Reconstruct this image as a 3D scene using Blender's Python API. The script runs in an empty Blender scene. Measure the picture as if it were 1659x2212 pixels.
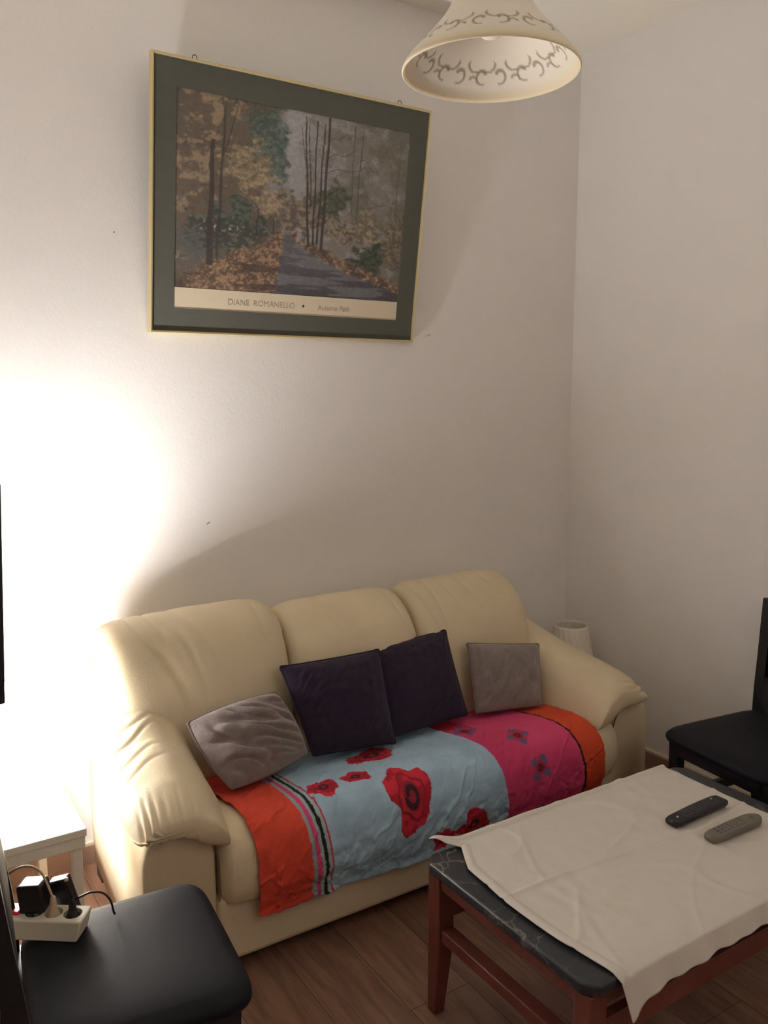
import bpy, bmesh, math, random
import numpy as np
from mathutils import Vector, Matrix, noise
random.seed(7)
sc = bpy.context.scene
COL = sc.collection

# ---------------------------------------------------------------- camera, light, exposure
F_PX, W_PX, H_PX = 1820.0, 1659.0, 2212.0
cam_d = bpy.data.cameras.new('camera'); cam = bpy.data.objects.new('camera', cam_d); COL.objects.link(cam)
cam_d.sensor_fit = 'VERTICAL'; cam_d.sensor_height = 24.0; cam_d.lens = 24.0 * F_PX / H_PX
cam_d.clip_start = 0.02
PITCH = math.atan(258 / F_PX); YAW = math.radians(32.7)
cam.location = (0, 0, 1.6)
cam.rotation_euler = (math.pi / 2 - PITCH, 0, -YAW)
sc.camera = cam

wd = bpy.data.worlds.new('world'); sc.world = wd; wd.use_nodes = True
wd.node_tree.nodes['Background'].inputs[0].default_value = (0.02, 0.02, 0.02, 1)
wd.node_tree.nodes['Background'].inputs[1].default_value = 1.0

LAMP_EMIT = 50.0          # glow of the lit lamp shade
BULB_EMIT = 2650.0         # its bulb, shining out of the open top of the shade
FILL_WATTS = 17.0          # weak unseen fill added behind the camera, aimed up to lift the room
sc.view_settings.view_transform = 'Standard'
sc.view_settings.look = 'None'
sc.view_settings.gamma = 1.0
sc.view_settings.use_curve_mapping = False
sc.view_settings.exposure = 0.0
ld = bpy.data.lights.new('fill_light', 'AREA'); ld.shape = 'DISK'; ld.size = 0.35; ld.energy = FILL_WATTS
ld.color = (1.0, 0.96, 0.92)
lo = bpy.data.objects.new('fill_light', ld); COL.objects.link(lo); lo.location = (1.5, -1.2, 2.0); lo.rotation_euler = (math.pi, 0, 0)
try:
    sc.cycles.use_denoising = True
    sc.cycles.max_bounces = 10; sc.cycles.diffuse_bounces = 7
    sc.cycles.sample_clamp_indirect = 6.0
except Exception:
    pass

# ---------------------------------------------------------------- helpers
def s2l(c):
    c = np.asarray(c, float)
    return np.where(c <= 0.04045, c / 12.92, ((c + 0.055) / 1.055) ** 2.4)

def rgb(r, g, b):
    return tuple(float(v) for v in s2l(np.array([r, g, b]) / 255.0)) + (1.0,)

def mat(name, col, rough=0.6, metal=0.0, bump=0.0, bscale=60.0, var=0.0, vscale=6.0, emit=0.0, trans=0.0,
        coat=0.0, sheen=0.0, attr=None, spec=0.5, stretch=(1, 1, 1), detail=4.0, emit_col=None, sss=0.0):
    m = bpy.data.materials.new(name); m.use_nodes = True
    nt = m.node_tree; N = nt.nodes; L = nt.links
    b = N['Principled BSDF']
    b.inputs['Base Color'].default_value = col
    b.inputs['Roughness'].default_value = rough
    b.inputs['Metallic'].default_value = metal
    b.inputs['Specular IOR Level'].default_value = spec
    if coat: b.inputs['Coat Weight'].default_value = coat; b.inputs['Coat Roughness'].default_value = 0.25
    if sheen: b.inputs['Sheen Weight'].default_value = sheen; b.inputs['Sheen Roughness'].default_value = 0.6
    if trans: b.inputs['Transmission Weight'].default_value = trans
    if emit:
        b.inputs['Emission Color'].default_value = emit_col or col
        b.inputs['Emission Strength'].default_value = emit
    tc = N.new('ShaderNodeTexCoord'); mp = N.new('ShaderNodeMapping')
    mp.inputs['Scale'].default_value = stretch
    L.new(tc.outputs['Object'], mp.inputs['Vector'])
    csock = None
    if attr:
        a = N.new('ShaderNodeVertexColor'); a.layer_name = attr; csock = a.outputs['Color']
        L.new(csock, b.inputs['Base Color'])
    if var:
        nz = N.new('ShaderNodeTexNoise'); nz.inputs['Scale'].default_value = vscale; nz.inputs['Detail'].default_value = detail
        L.new(mp.outputs['Vector'], nz.inputs['Vector'])
        rp = N.new('ShaderNodeMapRange'); rp.inputs['From Min'].default_value = 0.3; rp.inputs['From Max'].default_value = 0.7
        rp.inputs['To Min'].default_value = 1 - var; rp.inputs['To Max'].default_value = 1 + var
        L.new(nz.outputs['Fac'], rp.inputs['Value'])
        mx = N.new('ShaderNodeVectorMath'); mx.operation = 'SCALE'
        if csock is not None: L.new(csock, mx.inputs[0])
        else: mx.inputs[0].default_value = col[:3]
        L.new(rp.outputs['Result'], mx.inputs['Scale'])
        L.new(mx.outputs[0], b.inputs['Base Color'])
    if bump:
        nb = N.new('ShaderNodeTexNoise'); nb.inputs['Scale'].default_value = bscale; nb.inputs['Detail'].default_value = 5
        L.new(mp.outputs['Vector'], nb.inputs['Vector'])
        bp = N.new('ShaderNodeBump'); bp.inputs['Strength'].default_value = bump; bp.inputs['Distance'].default_value = 0.01
        L.new(nb.outputs['Fac'], bp.inputs['Height']); L.new(bp.outputs['Normal'], b.inputs['Normal'])
    return m

def mk(name, verts, faces, m=None, parent=None, smooth=True, cols=None):
    me = bpy.data.meshes.new(name)
    me.from_pydata([tuple(map(float, v)) for v in verts], [], faces)
    bm = bmesh.new(); bm.from_mesh(me)
    bmesh.ops.remove_doubles(bm, verts=bm.verts, dist=1e-6) if cols is None else None
    if cols is None: bmesh.ops.recalc_face_normals(bm, faces=bm.faces)
    bm.to_mesh(me); bm.free()
    if cols is not None:
        ca = me.color_attributes.new('paint', 'FLOAT_COLOR', 'POINT')
        c = np.ones((len(me.vertices), 4), np.float32); c[:, :3] = cols
        ca.data.foreach_set('color', c.ravel())
    if m is not None: me.materials.append(m)
    if smooth: me.polygons.foreach_set('use_smooth', [True] * len(me.polygons))
    o = bpy.data.objects.new(name, me); COL.objects.link(o)
    if parent is not None: o.parent = parent
    return o

def frombm(name, bm, m, parent=None, smooth=False, bevel=0.0, seg=2):
    me = bpy.data.meshes.new(name); bm.to_mesh(me); bm.free()
    if m is not None: me.materials.append(m)
    if smooth: me.polygons.foreach_set('use_smooth', [True] * len(me.polygons))
    o = bpy.data.objects.new(name, me); COL.objects.link(o)
    if parent is not None: o.parent = parent
    if bevel:
        md = o.modifiers.new('bevel', 'BEVEL'); md.width = bevel; md.segments = seg; md.limit_method = 'ANGLE'
        md.harden_normals = False
        me.polygons.foreach_set('use_smooth', [True] * len(me.polygons))
        try:
            me.set_sharp_from_angle(angle=math.radians(50))
        except Exception: pass
    return o

def addbox(bm, x0, x1, y0, y1, z0, z1, M=None):
    vs = [bm.verts.new((x, y, z)) for z in (z0, z1) for x, y in ((x0, y0), (x1, y0), (x1, y1), (x0, y1))]
    if M is not None:
        for v in vs: v.co = M @ v.co
    for f in ((0, 3, 2, 1), (4, 5, 6, 7), (0, 1, 5, 4), (1, 2, 6, 5), (2, 3, 7, 6), (3, 0, 4, 7)):
        bm.faces.new([vs[i] for i in f])
    return vs

def box(name, x0, x1, y0, y1, z0, z1, m, parent=None, bevel=0.0, M=None, seg=2):
    bm = bmesh.new(); addbox(bm, x0, x1, y0, y1, z0, z1, M)
    return frombm(name, bm, m, parent, bevel=bevel, seg=seg)

def empty(name, loc=(0, 0, 0), rz=0.0):
    o = bpy.data.objects.new(name, None); o.empty_display_size = 0.1
    o.location = loc; o.rotation_euler = (0, 0, rz); COL.objects.link(o); return o

def tag(o, label, cat, group=None, kind=None):
    if label: o['label'] = label
    if cat: o['category'] = cat
    if group: o['group'] = group
    if kind: o['kind'] = kind
    return o

def struct(o): o['kind'] = 'structure'; return o

def part(o, root):          # parent to an empty keeping world coordinates
    o.parent = root
    o.matrix_parent_inverse = (Matrix.Translation(root.location) @ Matrix.Rotation(root.rotation_euler[2], 4, 'Z')).inverted()
    return o

def gridmesh(name, P, m, parent=None, closed_u=False, cap=False, cols=None, smooth=True):
    """P: array (nu, nv, 3); closed_u closes the v ring"""
    nu, nv, _ = P.shape
    vs = P.reshape(-1, 3)
    fs = []
    nj = nv if closed_u else nv - 1
    for i in range(nu - 1):
        for j in range(nj):
            k = (j + 1) % nv
            fs.append((i * nv + j, i * nv + k, (i + 1) * nv + k, (i + 1) * nv + j))
    if cap:
        fs.append(tuple(range(nv))[::-1]); fs.append(tuple((nu - 1) * nv + j for j in range(nv)))
    return mk(name, vs, fs, m, parent, smooth, cols)

def catmull_closed(pts, n):
    pts = np.asarray(pts, float); k = len(pts); out = []
    for t in np.linspace(0, k, n, endpoint=False):
        i = int(t); f = t - i
        p0, p1, p2, p3 = pts[(i - 1) % k], pts[i % k], pts[(i + 1) % k], pts[(i + 2) % k]
        out.append(0.5 * ((2 * p1) + (-p0 + p2) * f + (2 * p0 - 5 * p1 + 4 * p2 - p3) * f * f + (-p0 + 3 * p1 - 3 * p2 + p3) * f ** 3))
    return np.array(out)

def catmull_open(pts, n):
    pts = np.asarray(pts, float); k = len(pts) - 1; out = []
    ext = np.vstack([2 * pts[0] - pts[1], pts, 2 * pts[-1] - pts[-2]])
    for t in np.linspace(0, k, n):
        i = min(int(t), k - 1); f = t - i
        p0, p1, p2, p3 = ext[i], ext[i + 1], ext[i + 2], ext[i + 3]
        out.append(0.5 * ((2 * p1) + (-p0 + p2) * f + (2 * p0 - 5 * p1 + 4 * p2 - p3) * f * f + (-p0 + 3 * p1 - 3 * p2 + p3) * f ** 3))
    return np.array(out)

def tube(name, pts, r, m, parent=None, n=10, res=40, radii=None):
    P = catmull_open(pts, res)
    T = np.gradient(P, axis=0); T /= np.linalg.norm(T, axis=1)[:, None] + 1e-9
    up = np.array([0.1, 0.2, 1.0]); rings = []
    R = np.interp(np.linspace(0, 1, res), np.linspace(0, 1, len(radii)), radii) if radii is not None else np.full(res, r)
    for i in range(res):
        a = np.cross(T[i], up)
        if np.linalg.norm(a) < 1e-3: a = np.cross(T[i], [1, 0, 0])
        a /= np.linalg.norm(a); b = np.cross(T[i], a)
        th = np.linspace(0, 2 * math.pi, n, endpoint=False)
        rings.append(P[i] + R[i] * (np.cos(th)[:, None] * a + np.sin(th)[:, None] * b))
    return gridmesh(name, np.array(rings), m, parent, closed_u=True, cap=True)

def lathe(name, prof, m, parent=None, n=64, center=(0, 0, 0), cols=None, rot=None):
    prof = np.asarray(prof, float)
    th = np.linspace(0, 2 * math.pi, n, endpoint=False)
    P = np.zeros((len(prof), n, 3))
    P[:, :, 0] = prof[:, 0:1] * np.cos(th); P[:, :, 1] = prof[:, 0:1] * np.sin(th); P[:, :, 2] = prof[:, 1:2]
    if rot is not None: P = P @ np.array(rot.to_3x3()).T
    P += np.array(center)
    return gridmesh(name, P, m, parent, closed_u=True, cols=cols)

def nz(p, s=1.0, seed=0.0):
    return noise.noise(Vector((p[0] * s + seed, p[1] * s + seed * 1.7, p[2] * s - seed)))

def displace(o, fn):
    """move every vertex along its normal by fn(co, normal)"""
    me = o.data; me.update()
    nrm = [v.normal.copy() for v in me.vertices]
    d = [fn(v.co, nrm[i]) for i, v in enumerate(me.vertices)]
    for i, v in enumerate(me.vertices): v.co = v.co + nrm[i] * d[i]
    me.update()

def ridge(x, w=0.25):      # narrow positive ridges from a noise value near zero
    return math.exp(-(x / w) ** 2)

# ---------------------------------------------------------------- materials
M_wall = mat('painted_wall', rgb(230, 226, 223), 0.85, bump=0.06, bscale=90, var=0.015, vscale=3)
M_ceil = mat('painted_ceiling', rgb(243, 238, 226), 0.9, bump=0.05, bscale=60)
M_leather = mat('cream_leather', rgb(212, 196, 166), 0.5, bump=0.10, bscale=220, var=0.05, vscale=5, spec=0.35)
M_seam = mat('leather_seam', rgb(120, 98, 70), 0.8)
M_black = mat('black_paint', rgb(26, 26, 31), 0.35, spec=0.4)
M_blackleather = mat('black_leatherette', rgb(15, 15, 24), 0.6, bump=0.06, bscale=350, spec=0.22)
M_white = mat('white_lacquer', rgb(236, 230, 214), 0.45)
M_cherry = mat('cherry_wood', rgb(102, 54, 45), 0.42, var=0.25, vscale=9, stretch=(1, 1, 1), bump=0.03, bscale=40, spec=0.4)
M_gold = mat('brass_frame', rgb(200, 184, 138), 0.45, metal=0.35)
M_matboard = mat('green_mat_board', rgb(82, 82, 74), 0.9, var=0.03, vscale=40)
M_paper = mat('cream_paper', rgb(206, 192, 168), 0.85)
M_ink = mat('grey_ink', rgb(160, 146, 126), 0.9)
M_inkdark = mat('dark_ink', rgb(60, 52, 46), 0.9)
M_darkmetal = mat('dark_wire', rgb(50, 42, 36), 0.5, metal=0.5)
M_plastic = mat('white_plastic', rgb(214, 208, 188), 0.4)
M_plasticgrey = mat('socket_grey', rgb(176, 160, 136), 0.5)
M_blackplastic = mat('black_plastic', rgb(22, 22, 26), 0.4)
M_purple = mat('dark_purple_fabric', rgb(30, 15, 40), 0.95, bump=0.12, bscale=500, sheen=0.05)
M_furgrey = mat('grey_brown_plush', rgb(122, 108, 104), 0.95, bump=0.35, bscale=260, var=0.12, vscale=60, sheen=0.4)
M_sheet = mat('white_cotton', rgb(207, 200, 192), 0.95, bump=0.35, bscale=11)
M_baseboard = mat('baseboard_tile', rgb(150, 122, 106), 0.5, var=0.06, vscale=12)
M_basecap = mat('baseboard_cap', rgb(214, 200, 176), 0.6)
M_shadewhite = mat('unlit_shade', rgb(226, 216, 204), 0.7)
M_lit = mat('glowing_shade', rgb(255, 240, 205), 0.8, emit=LAMP_EMIT, emit_col=(1.0, 0.97, 0.94, 1))
M_bulb = mat('glowing_bulb', rgb(255, 240, 215), 0.8, emit=BULB_EMIT, emit_col=(1.0, 0.99, 0.99, 1))

def floor_material():
    m = bpy.data.materials.new('laminate_floor'); m.use_nodes = True
    nt = m.node_tree; N = nt.nodes; L = nt.links; b = N['Principled BSDF']
    tc = N.new('ShaderNodeTexCoord')
    rot = N.new('ShaderNodeMapping'); rot.inputs['Rotation'].default_value = (0, 0, math.pi / 2)
    L.new(tc.outputs['Object'], rot.inputs['Vector'])
    br = N.new('ShaderNodeTexBrick'); br.inputs['Scale'].default_value = 1.0
    br.inputs['Brick Width'].default_value = 1.2; br.inputs['Row Height'].default_value = 0.19
    br.inputs['Mortar Size'].default_value = 0.0016; br.inputs['Mortar Smooth'].default_value = 0.3; br.offset = 0.37
    br.inputs['Color1'].default_value = rgb(146, 110, 90); br.inputs['Color2'].default_value = rgb(122, 90, 74)
    br.inputs['Mortar'].default_value = rgb(86, 62, 50)
    L.new(rot.outputs['Vector'], br.inputs['Vector'])
    st = N.new('ShaderNodeMapping'); st.inputs['Scale'].default_value = (14, 1.6, 1)
    L.new(tc.outputs['Object'], st.inputs['Vector'])
    n1 = N.new('ShaderNodeTexNoise'); n1.inputs['Scale'].default_value = 2.2; n1.inputs['Detail'].default_value = 7; n1.inputs['Distortion'].default_value = 1.2
    L.new(st.outputs['Vector'], n1.inputs['Vector'])
    rp = N.new('ShaderNodeMapRange'); rp.inputs['From Min'].default_value = 0.3; rp.inputs['From Max'].default_value = 0.7
    rp.inputs['To Min'].default_value = 0.66; rp.inputs['To Max'].default_value = 1.22
    L.new(n1.outputs['Fac'], rp.inputs['Value'])
    sc_ = N.new('ShaderNodeVectorMath'); sc_.operation = 'SCALE'
    L.new(br.outputs['Color'], sc_.inputs[0]); L.new(rp.outputs['Result'], sc_.inputs['Scale'])
    L.new(sc_.outputs[0], b.inputs['Base Color'])
    b.inputs['Roughness'].default_value = 0.5
    return m
M_floor = floor_material()

def marble_material():
    m = bpy.data.materials.new('black_marble_film'); m.use_nodes = True
    nt = m.node_tree; N = nt.nodes; L = nt.links; b = N['Principled BSDF']
    tc = N.new('ShaderNodeTexCoord')
    dn = N.new('ShaderNodeTexNoise'); dn.inputs['Scale'].default_value = 7; dn.inputs['Detail'].default_value = 5
    L.new(tc.outputs['Object'], dn.inputs['Vector'])
    ad = N.new('ShaderNodeVectorMath'); ad.operation = 'MULTIPLY_ADD'
    L.new(dn.outputs['Color'], ad.inputs[0]); ad.inputs[1].default_value = (0.16, 0.16, 0.16)
    L.new(tc.outputs['Object'], ad.inputs[2])
    vo = N.new('ShaderNodeTexVoronoi'); vo.feature = 'DISTANCE_TO_EDGE'; vo.inputs['Scale'].default_value = 13
    L.new(ad.outputs[0], vo.inputs['Vector'])
    cr = N.new('ShaderNodeValToRGB')
    cr.color_ramp.elements[0].position = 0.0; cr.color_ramp.elements[0].color = rgb(112, 106, 98)
    cr.color_ramp.elements[1].position = 0.035; cr.color_ramp.elements[1].color = (0, 0, 0, 1)
    L.new(vo.outputs['Distance'], cr.inputs[0])
    mn = N.new('ShaderNodeTexNoise'); mn.inputs['Scale'].default_value = 6; mn.inputs['Detail'].default_value = 3
    L.new(tc.outputs['Object'], mn.inputs['Vector'])
    mr = N.new('ShaderNodeMapRange'); mr.inputs['From Min'].default_value = 0.48; mr.inputs['From Max'].default_value = 0.62
    L.new(mn.outputs['Fac'], mr.inputs['Value'])
    ml = N.new('ShaderNodeVectorMath'); ml.operation = 'SCALE'
    L.new(cr.outputs['Color'], ml.inputs[0]); L.new(mr.outputs['Result'], ml.inputs['Scale'])
    fin = N.new('ShaderNodeVectorMath'); fin.operation = 'ADD'; fin.inputs[1].default_value = rgb(40, 42, 46)[:3]
    L.new(ml.outputs[0], fin.inputs[0]); L.new(fin.outputs[0], b.inputs['Base Color'])
    b.inputs['Roughness'].default_value = 0.38
    return m
M_marble = marble_material()

# ---------------------------------------------------------------- the room
XL, XR, YF, YB, ZC = -1.25, 2.829, -1.9, 2.817, 3.045
T = 0.1
def wall(name, *a): return struct(box(name, *a))
wall('floor', XL - T, XR + T, YF - T, YB + T, -T, 0, M_floor)
wall('ceiling', XL - T, XR + T, YF - T, YB + T, ZC, ZC + T, M_ceil)
wb = wall('wall_back', XL - T, XR + T, YB, YB + T, 0, ZC, M_wall)
wall('wall_right', XR, XR + T, YF - T, YB, 0, ZC, M_wall)
wall('wall_left', XL - T, XL, YF - T, YB, 0, ZC, M_wall)
wall('wall_front', XL, XR, YF - T, YF, 0, ZC, M_wall)
def baseboard(name, x0, x1, y0, y1):
    o = struct(box(name, x0, x1, y0, y1, 0, 0.068, M_baseboard))
    c = box('baseboard_cap', x0, x1, y0, y1, 0.068, 0.078, M_basecap); c.parent = o
baseboard('baseboard_back', XL, XR, YB - 0.012, YB)
baseboard('baseboard_right', XR - 0.012, XR, YF, YB - 0.012)
baseboard('baseboard_left', XL, XL + 0.012, YF, YB - 0.012)
# small scuffs and screw holes in the plaster
def scuff(x0, z0, x1, z1, w):
    d = Vector((x1 - x0, 0, z1 - z0)); l = d.length; d.normalize(); n = Vector((-d.z, 0, d.x)) * w
    a = Vector((x0, YB - 0.0008, z0)); b_ = Vector((x1, YB - 0.0008, z1))
    vs = [a, a + d * l * .5 + n, b_, a + d * l * .5 - n]
    dd = Vector((0, 0.0008, 0))
    allv = vs + [v + dd for v in vs]
    o = mk('scratch', allv, [(0, 1, 2, 3), (7, 6, 5, 4), (0, 4, 5, 1), (1, 5, 6, 2), (2, 6, 7, 3), (3, 7, 4, 0)], M_inkdark, None, False)
    o.parent = wb
scuff(1.060, 1.136, 1.078, 1.148, 0.0016)
scuff(0.780, 2.105, 0.785, 2.110, 0.002)
scuff(2.005, 1.822, 2.035, 1.834, 0.001)

# ---------------------------------------------------------------- framed print, top tilted away from the wall
fp = empty('framed_picture', (0.877, 2.813, 1.799))
tilt = math.atan2(0.123, 0.835)
R = Matrix.Rotation(tilt, 4, 'X')       # local z runs up the picture, local -y faces the room
def fpart(o): o.parent = fp; return o
PW, PH = 1.049, 0.842
Mf = R
FW = 0.008
bm = bmesh.new()
o4 = [(0, 0), (PW, 0), (PW, PH), (0, PH)]
i4 = [(FW, FW), (PW - FW, FW), (PW - FW, PH - FW), (FW, PH - FW)]
rings = []
for pts, y in ((o4, 0.0), (o4, -0.022), ([(p[0] + (0.003 if p[0] == 0 else -0.003), p[1] + (0.003 if p[1] == 0 else -0.003)) for p in o4], -0.026), (i4, -0.024), (i4, 0.0)):
    rings.append([bm.verts.new(Mf @ Vector((x, y, z))) for x, z in pts])
for a in range(len(rings)):
    b_ = (a + 1) % len(rings)
    for k in range(4):
        bm.faces.new((rings[a][k], rings[a][(k + 1) % 4], rings[b_][(k + 1) % 4], rings[b_][k]))
bmesh.ops.recalc_face_normals(bm, faces=bm.faces)
fpart(frombm('frame', bm, M_gold))
fpart(box('backing_board', FW, PW - FW, -0.010, -0.002, FW, PH - FW, M_inkdark, M=Mf))
# mat board: a ring around the print opening
U0, U1, V0, VC, V1 = 0.083, 0.966, 0.082, 0.150, 0.754
bm = bmesh.new()
def ringrect(y): return ([bm.verts.new(Mf @ Vector((x, y, z))) for x, z in i4],
                         [bm.verts.new(Mf @ Vector((x, y, z))) for x, z in ((U0, V0), (U1, V0), (U1, V1), (U0, V1))])
A, B = ringrect(-0.016); A2, B2 = ringrect(-0.013)
for k in range(4):
    q = (k + 1) % 4
    bm.faces.new((A[k], A[q], B[q], B[k])); bm.faces.new((A2[k], B2[k], B2[q], A2[q])); bm.faces.new((B[k], B[q], B2[q], B2[k]))
fpart(frombm('mat_board', bm, M_matboard))
cap_strip = fpart(box('caption_strip', U0, U1, -0.0135, -0.0105, V0, VC, M_paper, M=Mf))

def fbm(x, y, octv=5, seed=0, sx=1.0, sy=1.0):
    rs = np.random.RandomState(seed); out = np.zeros_like(x); amp = 1.0; tot = 0.0; f = 1.0
    for _ in range(octv):
        g = rs.rand(64, 64)
        xx = (x * sx * f) % 64; yy = (y * sy * f) % 64
        i0 = np.floor(xx).astype(int) % 64; j0 = np.floor(yy).astype(int) % 64
        fx = xx - np.floor(xx); fy = yy - np.floor(yy)
        fx = fx * fx * (3 - 2 * fx); fy = fy * fy * (3 - 2 * fy)
        i1 = (i0 + 1) % 64; j1 = (j0 + 1) % 64
        v = (g[i0, j0] * (1 - fx) + g[i1, j0] * fx) * (1 - fy) + (g[i0, j1] * (1 - fx) + g[i1, j1] * fx) * fy
        out += amp * v; tot += amp; amp *= 0.55; f *= 2.03
    return out / tot

def paint_forest(u, v):
    """a plain woodland lane in autumn; u, v in 0..1, v up; returns sRGB 0..255"""
    C = lambda *c: np.array(c, float)
    def mix(col, c2, a): a = np.clip(a, 0, 1)[..., None]; return col * (1 - a) + c2 * a
    def sm(x, a, b): t = np.clip((x - a) / (b - a), 0, 1); return t * t * (3 - 2 * t)
    n1 = fbm(u, v, 5, 1, 9, 8); n2 = fbm(u, v, 5, 2, 26, 24); n3 = fbm(u, v, 4, 3, 70, 66); n4 = fbm(u, v, 5, 4, 5, 5)
    n5 = fbm(u, v, 3, 15, 130, 120)
    col = np.ones(u.shape + (3,)) * C(158, 152, 152)                       # hazy sky
    col = mix(col, C(180, 176, 180), sm(v, .35, .9) * np.exp(-((u - .46) / .08) ** 2))
    # right-hand thin foliage in the haze
    r = sm(u, .5, .62) * (1 - sm(v, .2, 1.35))
    col = mix(col, C(134, 122, 110), sm(n2 * .6 + n1 * .4 + r * .25, .52, .66) * sm(u, .46, .56) * .85)
    col = mix(col, C(112, 108, 86), sm(n1 + .22 * sm(u, .86, 1.0) - .1 * v, .52, .62) * sm(u, .62, .72) * .8)
    # left-hand crowns
    edge = .42 - .10 * sm(v, .4, .8) + .05 * (n1 - .5) * 4 + .06 * sm(v, .86, 1.0)
    L = 1 - sm(u, edge - .03, edge + .05)
    base = mix(np.ones_like(col) * C(108, 90, 72), C(168, 138, 104), sm(n2, .46, .62))
    base = mix(base, C(82, 70, 58), sm(n3 * .5 + n1 * .5, .52, .64) * .8)
    col = mix(col, base, L)
    teal = np.exp(-(((u - .35) / .11) ** 2 + ((v - .86) / .17) ** 2)) + .8 * np.exp(-(((u - .41) / .05) ** 2 + ((v - .66) / .1) ** 2))
    col = mix(col, mix(np.ones_like(col) * C(64, 86, 80), C(96, 112, 102), sm(n3, .36, .68)), sm(teal + (n2 - .5) * 1.2, .42, .7) * .9)
    gold = np.exp(-(((u - .28) / .16) ** 2 + ((v - .66) / .16) ** 2))
    col = mix(col, mix(np.ones_like(col) * C(140, 118, 84), C(186, 158, 118), sm(n3 * .6 + n5 * .4, .36, .68)), sm(gold + (n2 - .5) * 1.6, .5, .8) * .9)
    gold2 = np.exp(-(((u - .38) / .09) ** 2 + ((v - .5) / .12) ** 2))
    col = mix(col, mix(np.ones_like(col) * C(146, 116, 88), C(190, 160, 126), sm(n3, .36, .68)), sm(gold2 + (n2 - .5) * 1.6, .5, .8) * .9)
    # low undergrowth left, dark
    und = np.exp(-(((u - .2) / .26) ** 2 + ((v - .3) / .17) ** 2))
    col = mix(col, mix(np.ones_like(col) * C(54, 58, 50), C(96, 100, 92), sm(n3, .52, .64)), sm(und + (n2 - .5) * 1.1, .45, .75) * .92)
    blue = np.exp(-(((u - .06) / .14) ** 2 + ((v - .22) / .14) ** 2))
    col = mix(col, C(86, 88, 90), sm(blue + (n3 - .5) * 1.4, .55, .8) * .8)
    bush = np.exp(-(((u - .24) / .10) ** 2 + ((v - .42) / .13) ** 2))
    col = mix(col, mix(np.ones_like(col) * C(46, 62, 54), C(84, 96, 82), sm(n3, .36, .68)), sm(bush + (n2 - .5) * 1.3, .5, .75) * .9)
    lite = sm(n5 * .5 + n3 * .5, .60, .68) * sm(np.exp(-(((u - .17) / .12) ** 2 + ((v - .34) / .035) ** 2)), .3, .8)
    col = mix(col, C(206, 190, 176), lite)
    # middle distance behind the lane
    md = np.exp(-(((u - .52) / .12) ** 2 + ((v - .46) / .13) ** 2))
    col = mix(col, mix(np.ones_like(col) * C(92, 78, 66), C(150, 128, 104), sm(n3, .36, .68)), sm(md + (n2 - .5) * 1.3, .42, .7) * .9)
    # right green bushes
    for (cx, cy, rx, ry, c1, c2) in ((.66, .55, .09, .13, C(54, 62, 46), C(96, 96, 70)), (.83, .40, .12, .16, C(110, 96, 72), C(168, 148, 120)),
                                    (.70, .38, .10, .10, C(92, 80, 60), C(160, 138, 108)), (.84, .25, .10, .13, C(34, 50, 38), C(70, 84, 62)),
                                    (.77, .2, .12, .07, C(36, 44, 34), C(72, 80, 62)), (.96, .34, .07, .22, C(96, 82, 64), C(150, 130, 104))):
        g = np.exp(-(((u - cx) / rx) ** 2 + ((v - cy) / ry) ** 2))
        col = mix(col, mix(np.ones_like(col) * c1, c2, sm(n3 * .6 + n5 * .4, .36, .68)), sm(g + (n2 - .5) * 1.2, .45, .7) * .92)
    # ground
    hor = .345 - .02 * (n2 - .5)
    gl = .345 - (.44 - u) * .62                                              # top edge of the leaf bank on the left
    bank = (1 - sm(v, gl - .03 + (n2 - .5) * .1, gl + .02 + (n2 - .5) * .1)) * (u < .5)
    leaf = mix(np.ones_like(col) * C(96, 66, 50), C(176, 134, 96), sm(n3 * .5 + n5 * .5, .36, .68))
    leaf = mix(leaf, C(70, 52, 46), sm(fbm(u, v, 4, 8, 6, 30), .52, .62) * .75)
    col = mix(col, leaf, bank)
    gr = .335 - (u - .47) * .44
    bankr = (1 - sm(v, gr - .02 + (n2 - .5) * .08, gr + .02 + (n2 - .5) * .08)) * (u > .45)
    leaf2 = mix(np.ones_like(col) * C(110, 74, 54), C(186, 142, 104), sm(n3 * .5 + n5 * .5, .36, .68))
    col = mix(col, mix(leaf2, C(66, 50, 44), sm(n2, .5, .6) * .6), bankr)
    # lane
    t = np.clip((.36 - v) / .36, 0, 1)
    xl = .445 - .03 * t; xr = .465 + .10 * t + .60 * t ** 1.9 + .02 * (n2 - .5)
    lane = sm(u, xl - .008, xl + .008) * (1 - sm(u, xr - .012, xr + .012)) * (v < .36)
    asphalt = mix(np.ones_like(col) * C(110, 108, 114), C(66, 62, 70), sm(fbm(u * 1.0, v, 5, 9, 5, 34), .46, .60) * (.35 + .65 * t))
    asphalt = mix(asphalt, C(140, 134, 140), sm(n3, .58, .68) * .35 * (1 - t))
    col = mix(col, asphalt, lane)
    # trunks
    def trunk(x0, y0, x1, y1, w0, w1, c, al=.9):
        nonlocal col
        s = np.clip((v - y0) / (y1 - y0), 0, 1); xc = x0 + (x1 - x0) * s + .0018 * np.sin(v * 17 + x0 * 40)
        w = w0 + (w1 - w0) * s
        a = (1 - sm(np.abs(u - xc), w * .6, w)) * (v > y0) * (v < y1)
        col = mix(col, c, a * al)
    D = C(52, 42, 38)
    trunk(.135, .13, .14, .78, .017, .009, D, .85); trunk(.165, .16, .185, .95, .008, .005, D, .7); trunk(.18, .7, .24, .98, .003, .002, D, .8)
    trunk(.325, .31, .328, .46, .005, .003, D); trunk(.395, .33, .397, .42, .004, .003, D)
    trunk(.55, .28, .515, .98, .007, .003, D); trunk(.572, .29, .565, .97, .006, .003, D); trunk(.59, .3, .60, .96, .006, .003, D)
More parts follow.
